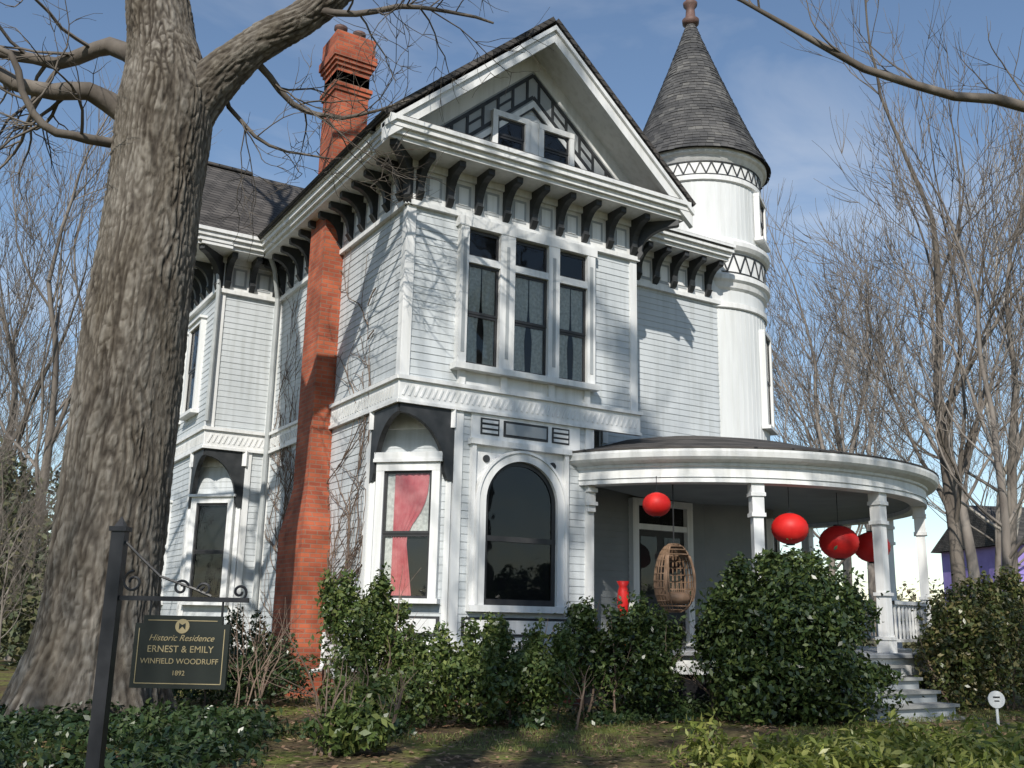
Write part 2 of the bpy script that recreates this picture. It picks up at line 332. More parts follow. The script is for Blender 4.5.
# ------------------------------------------------------------------ front windows
for s0,s1 in ((1.03,1.62),(1.90,2.56),(2.78,3.36)):
    lbox(A,'inside',s0,s1,0,.024,6.86,7.38)
    window(A,s0,s1,5.15,6.78,.5,'lace',0)
    bt('glass').add([A.P(s0+.04,.05,6.96),A.P(s1-.04,.05,6.96),A.P(s1-.04,.05,7.34),A.P(s0+.04,.05,7.34)],[(0,1,2,3)])
    lbox(A,'sash',s0,s1,.024,.06,7.33,7.38); lbox(A,'sash',s0,s1,.024,.06,6.93,6.965); lbox(A,'sash',s0,s0+.04,.024,.06,6.96,7.33); lbox(A,'sash',s1-.04,s1,.024,.06,6.96,7.33)
    lbox(A,'trim',s0-.03,s1+.03,0,.13,6.80,6.92)
for a,b in ((.88,1.03),(1.62,1.90),(2.56,2.78),(3.36,3.52)):
    lbox(A,'trim',a,b,0,.14,5.05,7.40)
    m=(a+b)/2; lbox(A,'grey',m-.03,m+.03,.14,.148,5.3,7.2)
lbox(A,'trim',.84,3.56,0,.15,7.40,7.56); lbox(A,'trim',.82,3.58,0,.20,5.02,5.12)
for a,b in ((.95,1.06),(1.71,1.82),(2.62,2.73),(3.34,3.45)): lbox(A,'trim',a,b,0,.09,4.8,5.02)
lbox(A,'trim',1.06,3.34,0,.04,4.8,5.02)
lbox(A,'trim',1.22,3.28,0,.035,3.98,4.38)
for a,b in ((1.38,1.72),(2.72,3.06)):
    lbox(A,'dark',a,b,.03,.045,4.06,4.32)
    for q in range(3): lbox(A,'trim',a+.03,b-.03,.04,.06,4.085+q*.08,4.13+q*.08)
lbox(A,'dark',1.80,2.64,.03,.045,4.06,4.32); lbox(A,'grey',1.84,2.60,.04,.06,4.10,4.28)
cx,hw,zs,z0=2.12,.66,3.02,1.53
lbox(A,'trim',cx-hw-.24,cx+hw+.24,0,.16,1.36,1.46)
def arch(r,n=28): return [(cx+r*math.cos(math.pi*i/n),zs+r*math.sin(math.pi*i/n)) for i in range(n+1)]
bt('inside').add([A.P(s,.0225,z) for s,z in [(cx-hw,1.5),(cx+hw,1.5)]+arch(hw)],[tuple(range(31))])
bt('glass').add([A.P(s,.055,z) for s,z in [(cx-hw,1.5),(cx+hw,1.5)]+arch(hw)],[tuple(range(31))])
def archring(k,r0,r1,n0,n1,zb):
    a=[(cx+r0,zb)]+arch(r0)+[(cx-r0,zb)]; b=[(cx+r1,zb)]+arch(r1)+[(cx-r1,zb)]; n=len(a)
    vs=[A.P(s,n1,z) for s,z in a]+[A.P(s,n1,z) for s,z in b]+[A.P(s,n0,z) for s,z in a]+[A.P(s,n0,z) for s,z in b]; fs=[]
    for i in range(n-1): fs+=[(i,i+1,n+i+1,n+i),(i,2*n+i,2*n+i+1,i+1),(n+i,n+i+1,3*n+i+1,3*n+i)]
    bt(k).add(vs,fs)
archring('sash',hw-.07,hw,.022,.075,1.46); archring('trim',hw,hw+.13,0,.14,1.46); archring('trim',hw+.13,hw+.17,0,.165,1.46)
lbox(A,'sash',cx-hw,cx+hw,.022,.078,2.42,2.50); lbox(A,'sash',cx-hw,cx+hw,.022,.07,1.46,1.55)
lbox(A,'trim',cx-hw-.24,cx-hw-.17,0,.10,1.46,3.9); lbox(A,'trim',cx+hw+.17,cx+hw+.24,0,.10,1.46,3.9); lbox(A,'trim',cx-hw-.28,cx+hw+.28,0,.13,3.88,3.97)
for sg in (-1,1):
    pts=[(cx+sg*(hw+.17),3.88),(cx+sg*.1,3.88)]+[(cx+sg*(hw+.17)*math.sin(t*math.pi/20),zs+(hw+.17)*math.cos(t*math.pi/20)) for t in range(1,11)]
    if sg>0: pts=pts[::-1]
    shape(A,'trim',pts,0,.03)
    c=(cx+sg*.62,3.68); shape(A,'dark',[(c[0]+.06*math.cos(t*math.pi/8),c[1]+.06*math.sin(t*math.pi/8)) for t in range(16)],.02,.05)
for W,a,b in ((A,1.15,3.3),(CH,.12,1.2),(S,3.9,5.0)):
    lbox(W,'dark',a,b,.02,.035,1.0,1.28); lbox(W,'trim',a+.05,b-.05,.03,.045,1.04,1.24)
window(CH,.26,1.03,1.55,3.42,.5,'red',.13); lbox(CH,'trim',.1,1.2,0,.16,3.62,3.72)
window(G,.22,.90,1.50,3.35,.5,None,.12)
def hood(W,s0,s1):
    L=s1-s0; z=4.38
    pts=[(s0,z),(s1,z),(s1,z-.13)]
    for i in range(9):
        t=i/8*math.pi/2; pts.append((s1-(L-.13*(1 if L>0 else -1))*math.sin(t)*.98, z-.13-.85*(1-math.cos(t))))
    pts+=[(s0+(.10 if L>0 else -.10),z-1.08),(s0,z-1.12)]
    if L>0: pts=pts[::-1]
    shape(W,'dark',pts,-.06,.03)
hood(A,.93,.0); hood(S,5.17,6.1); hood(E,.8,0); hood(Fw_,3.4,4.2)
lbox(CH,'trim',-.05,1.36,0,.07,4.1,4.4); lbox(G,'trim',-.05,1.2,0,.07,4.1,4.4)
window(Fw_,2.5,3.3,5.3,7.1,.5,None,.1); window(Fw_,1.0,1.8,5.3,7.1,.5,None,.1); window(Fw_,1.0,1.8,1.5,3.4,.5,None,.1)
def tube(mb,pts,rad,sides):
    n=len(pts); vs=[];fs=[]; ref=None
    for i in range(n):
        t=(pts[min(i+1,n-1)]-pts[max(i-1,0)])
        if t.length<1e-6: t=Vector((0,0,1))
        t.normalize()
        if ref is None: ref=t.orthogonal().normalized()
        ref=(ref-t*ref.dot(t))
        if ref.length<1e-4: ref=t.orthogonal()
        ref.normalize(); b=t.cross(ref)
        for q in range(sides):
            a=2*math.pi*q/sides; vs.append(pts[i]+(ref*math.cos(a)+b*math.sin(a))*rad[i])
    for i in range(n-1):
        for q in range(sides): q2=(q+1)%sides; fs.append((i*sides+q,i*sides+q2,(i+1)*sides+q2,(i+1)*sides+q))
    mb.add(vs,fs)
def tubeB(k,pts,rad,sides=8): tube(bt(k),[Vector(p) for p in pts],[rad]*len(pts),sides)
tubeB('pipe',[(-.5,5.55,8.4),(-.3,5.75,8.15),(-.13,5.95,7.6),(-.1,5.97,.2),(-.3,5.8,.05)],.05)
tubeB('pipe',[(-1.7,5.7,8.4),(-1.4,6.0,8.1),(-1.33,6.0,7.6),(-1.33,6.0,4.9)],.045)
tubeB('trim',[(-.08,2.3,1.0),(-.08,2.3,.5),(-.15,2.2,.42),(-.35,2.1,.40)],.035)
# ------------------------------------------------------------------ chimney
CHM=MB()
def cbox(x0,x1,y0,y1,z0,z1): CHM.add([(x,y,z) for z in (z0,z1) for x,y in ((x0,y0),(x1,y0),(x1,y1),(x0,y1))],BOXF)
cbox(-.50,.0,2.45,3.65,-.2,2.6)
CHM.add([(-.50,2.45,2.6),(0,2.45,2.6),(0,3.65,2.6),(-.50,3.65,2.6),(-.38,2.68,3.4),(0,2.68,3.4),(0,3.42,3.4),(-.38,3.42,3.4)],BOXF[2:])
cbox(-.38,.02,2.68,3.42,3.3,8.4)
cbox(-.34,.32,2.74,3.38,8.2,11.2)
for i,(z,e) in enumerate(((10.8,.03),(10.88,.055),(10.96,.0),(11.3,.035),(11.38,.07),(11.46,.10),(11.62,.06))):
    nz=(10.88,10.96,11.3,11.38,11.46,11.62,12.0)[i]
    cbox(-.34-e,.32+e,2.74-e,3.38+e,z,nz)
for a in (-.2,.18): lathe('copper',(a,3.06),[(.0,12.0),(.11,12.0),(.10,12.22),(.13,12.24),(.13,12.3),(.07,12.3),(.07,12.0)],12)
# ------------------------------------------------------------------ tower
tc=(8.03,2.25); R0=1.41
lathe('siding2',tc,[(R0,.6),(R0,3.6)],72); lathe('turret',tc,[(R0,3.6),(R0,7.95)],72)  # turret base under the porch takes the shade-darkened siding colour
lathe('trim',tc,[(R0+.02,7.5),(R0+.05,7.52),(R0+.05,7.62),(R0+.01,7.64)],72)
lathe('trim',tc,[(R0+.0,7.90),(R0+.05,7.95),(R0+.08,8.05),(R0+.13,8.10),(R0+.13,8.2),(R0+.04,8.26),(R0+.04,8.72),(R0+.10,8.76),(R0+.15,8.84),(R0+.15,8.93),(R0,9.05),(R0-.02,9.06)],72)
lathe('turret',tc,[(R0-.02,9.04),(R0-.02,10.35)],72)
lathe('trim',tc,[(R0-.02,10.30),(R0+.03,10.32),(R0+.03,10.42),(R0+.01,10.44),(R0+.01,10.74),(R0+.04,10.78),(R0+.09,10.85),(R0+.14,10.88),(R0+.16,10.9),(R0+.16,10.98),(R0+.1,11.0)],72)
def ringstrips(z0,z1,r,n,w):
    for i in range(n):
        a=2*math.pi*i/n; b=2*math.pi*(i+.5)/n; c=2*math.pi*(i+1)/n
        for (t0,za),(t1,zb) in (((a,z0),(b,z1)),((b,z1),(c,z0))):
            p=[];dt=w/r
            for rr in (r,r+.02):
                p+=[(tc[0]+rr*math.cos(t0),tc[1]+rr*math.sin(t0),za),(tc[0]+rr*math.cos(t0+dt),tc[1]+rr*math.sin(t0+dt),za),(tc[0]+rr*math.cos(t1+dt),tc[1]+rr*math.sin(t1+dt),zb),(tc[0]+rr*math.cos(t1),tc[1]+rr*math.sin(t1),zb)]
            bt('dark').add(p,[(4,5,6,7),(0,1,5,4),(1,2,6,5),(2,3,7,6),(3,0,4,7)])
ringstrips(8.30,8.68,R0+.035,30,.035); ringstrips(10.46,10.72,R0+.005,38,.03)
for z in (8.28,8.69,10.44,10.73):
    rr=R0+(.045 if z<10 else .018); lathe('dark',tc,[(rr,z-.012),(rr+.012,z-.012),(rr+.012,z+.012),(rr,z+.012)],72)
for i in range(72):
    a=2*math.pi*i/72
    for z0_,z1_,rr in ((3.7,7.5,R0),(9.06,10.3,R0-.02)):
        c,s_=math.cos(a),math.sin(a); p=[]
        for z in (z0_,z1_):
            for d,o in ((-.008,0),(.008,0),(.008,.006),(-.008,.006)):
                p.append((tc[0]+(rr+o)*c-d*s_,tc[1]+(rr+o)*s_+d*c,z))
        bt('turret').add(p,BOXF)
cm=MB(); nc=46; rs_=random.Random(4)
def cr(t): return 1.50*(1-t)**1.04+.09+.06*(1-t)**8
lathe('slatecore',tc,[(1.4,10.98)]+[(cr(i/nc)-.01,10.98+3.93*i/nc) for i in range(nc+1)],64)
for i in range(nc):
    t=i/nc;t2=(i+1.05)/nc; ra,rb=cr(t)+.020,cr(min(1,t2))+.006; za,zb_=10.97+3.93*t,10.97+3.93*min(1,t2)
    n=max(14,int(2*math.pi*ra/.16)); ph=rs_.random()*6
    for q in range(n):
        a=ph+2*math.pi*q/n; b=a+2*math.pi/n*.97; dz=rs_.uniform(-.014,.008); dr=rs_.uniform(-.003,.004)
        vs=[]
        for an in (a,b): vs.append((tc[0]+(ra+dr)*math.cos(an),tc[1]+(ra+dr)*math.sin(an),za+dz))
        for an in (b,a): vs.append((tc[0]+rb*math.cos(an),tc[1]+rb*math.sin(an),zb_))
        cm.add(vs,[(0,1,2,3)])
lathe('copper',tc,[(.11,14.85),(.19,14.9),(.2,15.0),(.12,15.06),(.10,15.3),(.16,15.38),(.17,15.45),(.1,15.5),(.07,15.9),(.10,16.),(.0,16.3)],20)
for ang,za,zb in ((-56,5.2,7.1),(-56,9.25,10.15),(-56,1.6,3.2)):
    t=math.radians(ang); n=(math.cos(t),math.sin(t)); u=(-n[1],n[0]); w=.36; inn=.055
    W=Wall((tc[0]+n[0]*(R0-inn)-u[0]*w,tc[1]+n[1]*(R0-inn)-u[1]*w),u)
    window(W,.06,2*w-.06,za,zb,.5,None,.08,cap=False)
# ------------------------------------------------------------------ porch
pc=(7.3,1.9); dR=.12; a0,a1=math.radians(204),math.radians(385)
def pl(k,pr,seg=72,A0=a0,A1=a1): lathe(k,pc,[(r+(dR if r>1 else 0),z) for r,z in pr],seg,A0,A1)
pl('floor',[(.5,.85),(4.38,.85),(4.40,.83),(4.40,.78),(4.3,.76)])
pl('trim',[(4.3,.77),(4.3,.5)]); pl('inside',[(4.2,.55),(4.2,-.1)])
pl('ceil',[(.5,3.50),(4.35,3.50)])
pl('trim',[(4.05,3.50),(4.05,3.42),(4.33,3.42),(4.33,3.66),(4.37,3.68),(4.37,3.72),(4.50,3.76),(4.54,3.80),(4.56,3.88),(4.56,3.92),(4.45,3.93)],90)
pl('roof',[(4.57,3.925),(4.57,3.95),(3.3,4.25),(2.4,4.5),(1.3,4.72),(.1,4.8)])
bt('floor').add([(3.5,-.3,.853),(5,-.3,.853),(5,1.3,.853),(3.5,1.3,.853)],[(0,1,2,3)])
def column(ang,r=4.30):
    t=math.radians(ang); c=(pc[0]+r*math.cos(t),pc[1]+r*math.sin(t))
    W=Wall((c[0],c[1]),(-math.sin(t),math.cos(t)))
    def cbx(w,z0,z1,k='trim'): lbox(W,k,-w,w,-w,w,z0,z1)
    cbx(.11,.85,1.05); cbx(.125,1.05,1.10); cbx(.085,1.10,1.75); cbx(.115,1.75,1.80); cbx(.08,1.80,2.9); cbx(.115,2.9,2.96); cbx(.095,2.96,3.22); cbx(.12,3.22,3.28); cbx(.105,3.28,3.42)
for a in (243,275,306.5,338,370): column(a)
for s_,e_ in ((278,303),(309,335),(341,367)):
    A0,A1=math.radians(s_),math.radians(e_)
    for z,h,w in ((1.62,.06,.05),(1.02,.05,.035)):
        lathe('trim',pc,[(4.30-w,z),(4.30+w,z),(4.30+w,z+h),(4.30-w,z+h),(4.30-w,z)],14,A0,A1)
    nb=int((e_-s_)/1.7)
    for i in range(nb):
        t=A0+(A1-A0)*(i+.5)/nb; c=(pc[0]+4.30*math.cos(t),pc[1]+4.30*math.sin(t)); lathe('trim',c,[(.018,1.07),(.03,1.2),(.018,1.35),(.03,1.5),(.018,1.62)],6)
for i in range(5):
    z=max(0,.85-.17*(i+1)); y=-2.42-.30*i
    lbox(Wall((5.62,y-.3),(1,0)),'stepm',0,2.0,-1.2,.03,z-.045,z); lbox(Wall((5.64,y-.27),(1,0)),'grey',0,1.95,-.6,0,-.1,z-.045)
lbox(D1,'trim',1.70,1.84,0,.14,.85,3.46); lbox(D1,'trim',3.0,3.14,0,.14,.85,3.46); lbox(D1,'trim',1.7,3.14,0,.142,3.36,3.48); lbox(D1,'trim',1.84,3.0,0,.12,2.92,3.02)
lbox(D1,'sash',1.84,3.0,0,.03,.86,2.92); lbox(D1,'inside',1.84,3.0,0,.03,3.02,3.36)
for a,b in ((1.9,2.38),(2.46,2.94)):
    lbox(D1,'dark',a,b,.03,.05,.95,1.6); lbox(D1,'glass',a+.05,b-.05,.03,.045,1.75,2.8)
    bt('glass').add([D1.P(a,.05,3.06),D1.P(b,.05,3.06),D1.P(b,.05,3.32),D1.P(a,.05,3.32)],[(0,1,2,3)])
lbox(A,'trim',3.42,3.56,.03,.09,3.0,4.0)
for q in range(4): lbox(A,'trim',3.40,3.58,.03,.13,3.1+q*.22,3.16+q*.22)
# ------------------------------------------------------------------ house assembly
house=empty("victorian_house")
names={'siding':'clapboard_walls','siding2':'porch_back_wall','turret':'turret_walls','trim':'white_trim','dark':'eave_brackets','grey':'frieze_panels','roof':'shingle_roof','slatecore':'turret_cone_deck','glass':'window_glass','inside':'window_interiors','curtain':'lace_curtains','redcurt':'red_curtain','sash':'window_sashes','found':'foundation','core':'wall_core','pipe':'downspouts','floor':'porch_floor','ceil':'porch_ceiling','stepm':'porch_steps','copper':'finials'}
for k,mb in B.items():
    mat=M['siding'] if k=='core' else M['inside'] if k=='slatecore' else M[k]
    mb.obj(names[k],mat,house,smooth=(k in('copper','curtain','redcurt')))
CHM.obj("brick_chimney_stack",M['brick'],house)
m,nt,b=newmat("slate_shingles"); g=N(nt,"ShaderNodeNewGeometry"); c=ramp(nt,g.outputs["Random Per Island"],[(0,(.045,.045,.047)),(.8,(.078,.077,.078)),(1,(.11,.108,.105))])
n=N(nt,"ShaderNodeTexNoise",i_Scale=1.6,i_Detail=8.); nt.links.new(g.outputs["Position"],n.inputs[0]); r=ramp(nt,n.outputs[0],[(.35,(.65,.65,.65)),(.65,(1.4,1.37,1.3))])
mx=N(nt,"ShaderNodeMix",data_type="RGBA",blend_type="MULTIPLY"); mx.inputs[0].default_value=1; nt.links.new(c,mx.inputs[6]); nt.links.new(r,mx.inputs[7])
nt.links.new(mx.outputs[2],b.inputs["Base Color"]); b.inputs["Roughness"].default_value=.85
cm.obj("turret_cone_roof",m,house)
B.clear()
vm=MB(); r_=random.Random(5)
def vine(y,z,ang,L,r,lv,x0=-.035,ylo=.98,yhi=5.9):
    pts=[];rad=[];n=int(L/.12)
    for i in range(n):
        pts.append(Vector((x0-r_.random()*.02,y,z))); rad.append(max(.005,r*(1-i/n)))
        ang+=r_.uniform(-.35,.35); ang=max(-1.2,min(1.2,ang)); y+=.12*math.sin(ang); z+=.12*math.cos(ang)
        if lv<2 and r_.random()<.26: vine(y,z,ang+r_.choice((-1,1))*.8,L*.4,r*.6,lv+1,x0,ylo,yhi)
        if z>7.9 or y<ylo or y>yhi: break
    if len(pts)>1: tube(vm,pts,rad,4)
for y in (1.4,1.7,2.0,2.25,2.3,4.2,4.6): vine(y,0,.05,RNG.uniform(5.5,8),.02,0)
vm.obj("climbing_vine",M['twig'])
# ------------------------------------------------------------------ trees
def rv(rg): return Vector((rg.gauss(0,1),rg.gauss(0,1),rg.gauss(0,1))).normalized()
def grow(mb,p,d,r,L,lv,rg,mx,up=.10,wob=.16,kid=(2,4),mn=.006,ang=(.45,.95)):
    n=5 if lv<2 else 4; pts=[p.copy()];rad=[r]; d=d.normalized(); q=p.copy(); spots=[]
    rend=r*(.62 if lv<mx else .3)
    for i in range(n):
        d=(d+rv(rg)*wob+Vector((0,0,up))).normalized(); q=q+d*(L/n); rr=r+(rend-r)*(i+1)/n
        pts.append(q.copy()); rad.append(max(mn*.5,rr)); spots.append((q.copy(),d.copy(),rr))
    tube(mb,pts,rad,7 if r>.12 else 5 if r>.04 else 3)
    if lv>=mx: return
    k=rg.randint(*kid)
    for c in range(k):
        q2,d2,rr=spots[rg.randint(1 if lv else 2,n-1)]
        side=(rv(rg)); side=(side-d2*side.dot(d2)).normalized(); a=rg.uniform(*ang)
        grow(mb,q2,d2*math.cos(a)+side*math.sin(a),max(mn,rr*rg.uniform(.4,.62)),L*rg.uniform(.5,.8),lv+1,rg,mx,up,wob,kid,mn,ang)
    q2,d2,rr=spots[-1]; side=rv(rg)
    grow(mb,q2,(d2+side*.25),max(mn,rr*.95),L*rg.uniform(.62,.82),lv+1,rg,mx,up,wob,kid,mn,ang)
oak=empty("oak_tree"); OX,OY=-3.85,-.23
RT=Vector((.8545,-.5195,0)); FT=Vector((.5195,.8545,0))
def tp(l,d,z): return Vector((OX,OY,0))+RT*l+FT*d+Vector((0,0,z))
def barktube(mb,pts,rad,nseg,rows,flare=False):
    P_=[];Rr=[];n=len(pts)
    for i in range(rows+1):
        t=i/rows*(n-1); k=min(int(t),n-2); u=t-k
        p0=pts[max(k-1,0)];p1=pts[k];p2=pts[k+1];p3=pts[min(k+2,n-1)]
        P_.append(.5*((2*p1)+(p2-p0)*u+(2*p0-5*p1+4*p2-p3)*u*u+(3*p1-p0-3*p2+p3)*u**3)); Rr.append(rad[k]*(1-u)+rad[k+1]*u)
    vs=[];fs=[];ref=Vector((1,0,0));ln=0
    for i in range(rows+1):
        t=(P_[min(i+1,rows)]-P_[max(i-1,0)]).normalized(); ref=(ref-t*ref.dot(t)).normalized(); b=t.cross(ref)
        if i: ln+=(P_[i]-P_[i-1]).length
        for q in range(nseg):
            a=2*math.pi*q/nseg; r0=Rr[i]; ca,sa=math.cos(a),math.sin(a)
            w=noise.noise(Vector((ca*r0*2.5,sa*r0*2.5,ln*1.1)))*1.1
            v=Vector((ca*r0*14+w,sa*r0*14-w,ln*1.7+w*.5))
            rd=1-min(1,abs(noise.noise(v))*3.0)
            rd3=1-min(1,abs(noise.noise(Vector((ca*r0*8+3,sa*r0*8,ln*6+w))))*5)
            fur=max(rd**1.5,rd3*.6)
            rd2=noise.noise(Vector((ca*r0*30,sa*r0*30,ln*12)))
            big=noise.noise(Vector((ca*r0*3,sa*r0*3,ln*.8+20)))
            rr=r0-fur*.026*(1+big)+rd2*.008+noise.noise(Vector((ca*1.5,sa*1.5,ln*.5+7)))*.07*r0+big*.02
            mb.a.append(max(0,min(1,.75-fur*.66*(1+big*.8)+rd2*.4)))
            if flare:
                h=max(0,1-P_[i].z/1.7); rr*=1+h**2.2*(.36+.24*max(-.6,math.sin(a*5+1.3))+.10*math.sin(a*9))
            vs.append(P_[i]+(ref*ca+b*sa)*rr)
    for i in range(rows):
        for q in range(nseg): q2=(q+1)%nseg; fs.append((i*nseg+q,i*nseg+q2,(i+1)*nseg+q2,(i+1)*nseg+q))
    mb.add(vs,fs)
om=MB()
barktube(om,[tp(-.10,0,-.3),tp(-.08,0,1),tp(-.07,0,3.),tp(-.02,0,5),tp(.04,0,6.8),tp(.04,0,8.0),tp(-.15,.1,9.0),tp(-.45,.2,10.4)],[.72,.69,.65,.63,.61,.64,.47,.40],260,520,True)
barktube(om,[tp(.1,0,7.3),tp(.5,.0,8.15),tp(1.15,-.05,8.85),tp(2.1,-.1,9.55),tp(3.0,-.2,10.6),tp(3.5,0,12)],[.40,.35,.26,.22,.20,.16],120,240)
om.obj("trunk",M['bark'],oak,True)
ob=MB(); rg=random.Random(21)
grow(ob,tp(-.45,.2,10.2),Vector((-.1,.1,1)),.38,3.4,1,rg,4,.06,.2,(3,4),.012)
grow(ob,tp(3.5,0,11.8),Vector((.5,.1,1)),.16,2.6,1,rg,4,.06,.2,(3,4),.012)
def limb(pts,rad,mx=3,nk=9,L=1.4,dr=0.0,up=.02,sd=1):
    P0=[tp(*p) for p in pts]; P_=[];R_=[]; n=len(P0)
    g=random.Random(sd)
    for i in range(n-1):
        for u in (0,.33,.66):
            p0=P0[max(i-1,0)];p1=P0[i];p2=P0[i+1];p3=P0[min(i+2,n-1)]
            P_.append(.5*((2*p1)+(p2-p0)*u+(2*p0-5*p1+4*p2-p3)*u*u+(3*p1-p0-3*p2+p3)*u**3)+rv(g)*.03); R_.append((rad[i]*(1-u)+rad[i+1]*u)*g.uniform(.93,1.07))
    P_.append(P0[-1]);R_.append(rad[-1]); tube(ob,P_,R_,9)
    for i in range(nk):
        t=g.uniform(.2,1)*(len(P_)-1); k=min(int(t),len(P_)-2); q=P_[k].lerp(P_[k+1],t-k); rr=R_[k]
        d=(P_[k+1]-P_[k]).normalized(); s=rv(g); s=(s-d*s.dot(d)).normalized()
        grow(ob,q,d*.7+s+Vector((0,0,dr)),min(.035,rr*.4),L*g.uniform(.7,1.2),2,g,2+mx,up,.28,(2,3),.006)
limb([(-.3,0,7.7),(-.9,-.3,8.0),(-1.5,-.5,7.9),(-2.2,-.6,8.25),(-3.2,-.8,8.6),(-4.2,-.8,9.2)],[.17,.13,.10,.085,.06,.03],2,8,1.2,sd=3)
limb([(-.3,0,8.6),(-.9,.2,9.0),(-1.7,.3,8.8),(-2.6,.2,8.9),(-3.8,.2,9.0)],[.18,.12,.09,.07,.04],2,8,1.2,sd=4)
limb([(-.5,0,7.4),(-.95,-.5,7.25),(-1.4,-.7,7.5),(-1.7,-.9,8.2),(-2.6,-.9,8.4)],[.08,.06,.05,.04,.02],2,6,1,sd=9)
limb([(1.1,0,8.9),(1.5,.3,8.4),(2.0,.5,8.15),(2.6,.5,8.2),(3.3,.6,8.5)],[.06,.045,.035,.025,.012],2,10,.9,sd=5)
limb([(.7,0,8.5),(1.0,.3,7.9),(1.6,.5,7.6),(2.2,.6,7.55)],[.04,.03,.02,.012],2,9,.8,-.2,sd=6)
limb([(1.9,-.1,9.4),(2.6,-.3,9.3),(3.5,-.4,9.35),(4.5,-.4,9.1)],[.07,.045,.03,.015],2,11,.9,-.1,sd=8)
ob.obj("limbs",M['bark2'],oak,True)
def maketree(sd,H,r,mx=5,kid=(2,3),spread=(.35,.8),mat='greybark',mn=.010):
    mb=MB(); g=random.Random(sd); p=Vector((0,0,-.3)); pts=[];rad=[];d=Vector((g.uniform(-.06,.06),g.uniform(-.06,.06),1))
    q=p.copy(); n=8; hs=H*.42
    for i in range(n+1):
        pts.append(q.copy()); rad.append(r*(1.25 if i==0 else 1-.45*i/n)); q=q+d.normalized()*(hs/n); d=d+rv(g)*.05
    tube(mb,pts,rad,9)
    for i in range(g.randint(4,6)):
        k=g.randint(4,n); s=rv(g); s.z=abs(s.z)*.4; grow(mb,pts[k],Vector((s.x,s.y,.75+s.z)),rad[k]*.42,H*.20*g.uniform(.8,1.2),1,g,mx,.09,.18,kid,mn,spread)
    grow(mb,pts[-1],d,rad[-1],H*.24,1,g,mx,.10,.15,(3,3),mn,spread); grow(mb,pts[-2],d+rv(g)*.6,rad[-1]*.7,H*.22,1,g,mx,.10,.15,kid,mn,spread)
    me=bpy.data.meshes.new("bare_tree"); me.from_pydata(mb.v,[],mb.f); me.materials.append(M[mat]); me.polygons.foreach_set("use_smooth",[True]*len(me.polygons)); return me
TV=[maketree(31,17,.20),maketree(32,20,.22,mat='bgbark'),maketree(33,15,.14),maketree(34,18,.19,mat='palebark'),maketree(35,22,.30,5,(2,3)),maketree(41,25,.42,4,(3,4),(.5,1.0),mn=.03)]
def site(D,L): return (-6.10+.5195*D+.8545*L, -13.26+.8545*D-.5195*L)
def puttree(D,L,v,s=1.,rot=None,name="bare_tree"):
    x,y=site(D,L); o=bpy.data.objects.new(name,TV[v]); o.location=(x,y,0); o.scale=(s,s,s); o.rotation_euler=(0,0,rot if rot is not None else RNG.uniform(0,6.28)); link(o); return o
for D,L,v,s in ((27,12.2,1,1.0),(24,11.9,2,1.0),(34,17.0,3,1.0),(30,14.8,0,1.),(38,12.8,0,1.05),(44,20.5,4,1.0),(29,9.3,2,.95),(48,16,1,1.0),(52,25,0,1.1),(58,21,4,1.0),(66,31,1,1.1)):
    puttree(D,L,v,s)
for D,L,v,s in ((26,-12.5,0,.9),(34,-18,1,.95),(40,-15.5,4,.8),(46,-22,0,1.0),(60,-24,1,1.1),(68,-34,4,1.0)):
    puttree(D,L,v,s)
for D,L,v,s in ((17,-8.6,2,.32),(19,-9.9,0,.30),(16,-7.9,2,.22)): puttree(D,L,v,s,name="bare_shrub")
for x,y,v,s,ro in ((-4.0,-18.5,5,.95,2.9),(-14,-13,0,.95,.4),(-12.5,-20,5,1.05,5.)):
    o=bpy.data.objects.new("bare_tree",TV[v]); o.location=(x,y,0); o.scale=(s,)*3; o.rotation_euler=(0,0,ro); link(o)
tm=MB(); g=random.Random(3)
def sp(D,L,z): x,y=site(D,L); return Vector((x,y,z))
st=[sp(8.8,11,-.3),sp(8.9,10.9,3),sp(9,10.8,6),sp(9.1,10.7,9)]; tube(tm,st,[.4,.34,.3,.26],12)
lb=[sp(9.05,10.75,6.2),sp(9,8.5,6.1),sp(9,6,6.25),sp(9,5.3,6.3),sp(9,4.8,6.44),sp(9,4.4,6.46),sp(9,4.0,6.58),sp(9,3.5,6.75),sp(9,3.1,7.0),sp(9,2.7,7.25),sp(9,2.3,7.5),sp(9,1.9,7.7)]
tube(tm,lb,[.15,.10,.065,.055,.052,.046,.042,.038,.034,.026,.02,.012],8)
for i in range(8):
    k=g.randint(2,10); q=lb[k].lerp(lb[k+1],g.random()); d=(lb[k+1]-lb[k]).normalized(); s=rv(g)
    grow(tm,q,d+s*.6+Vector((0,0,.6)),.014,.5,3,g,5,.05,.2,(1,2),.004)
for i in range(5): grow(tm,st[-1],Vector((g.uniform(-1,1),g.uniform(-1,1),1.2)),.14,3,1,g,4,.08,.2)
tm.obj("maple_tree",M['bark2'],None,True)
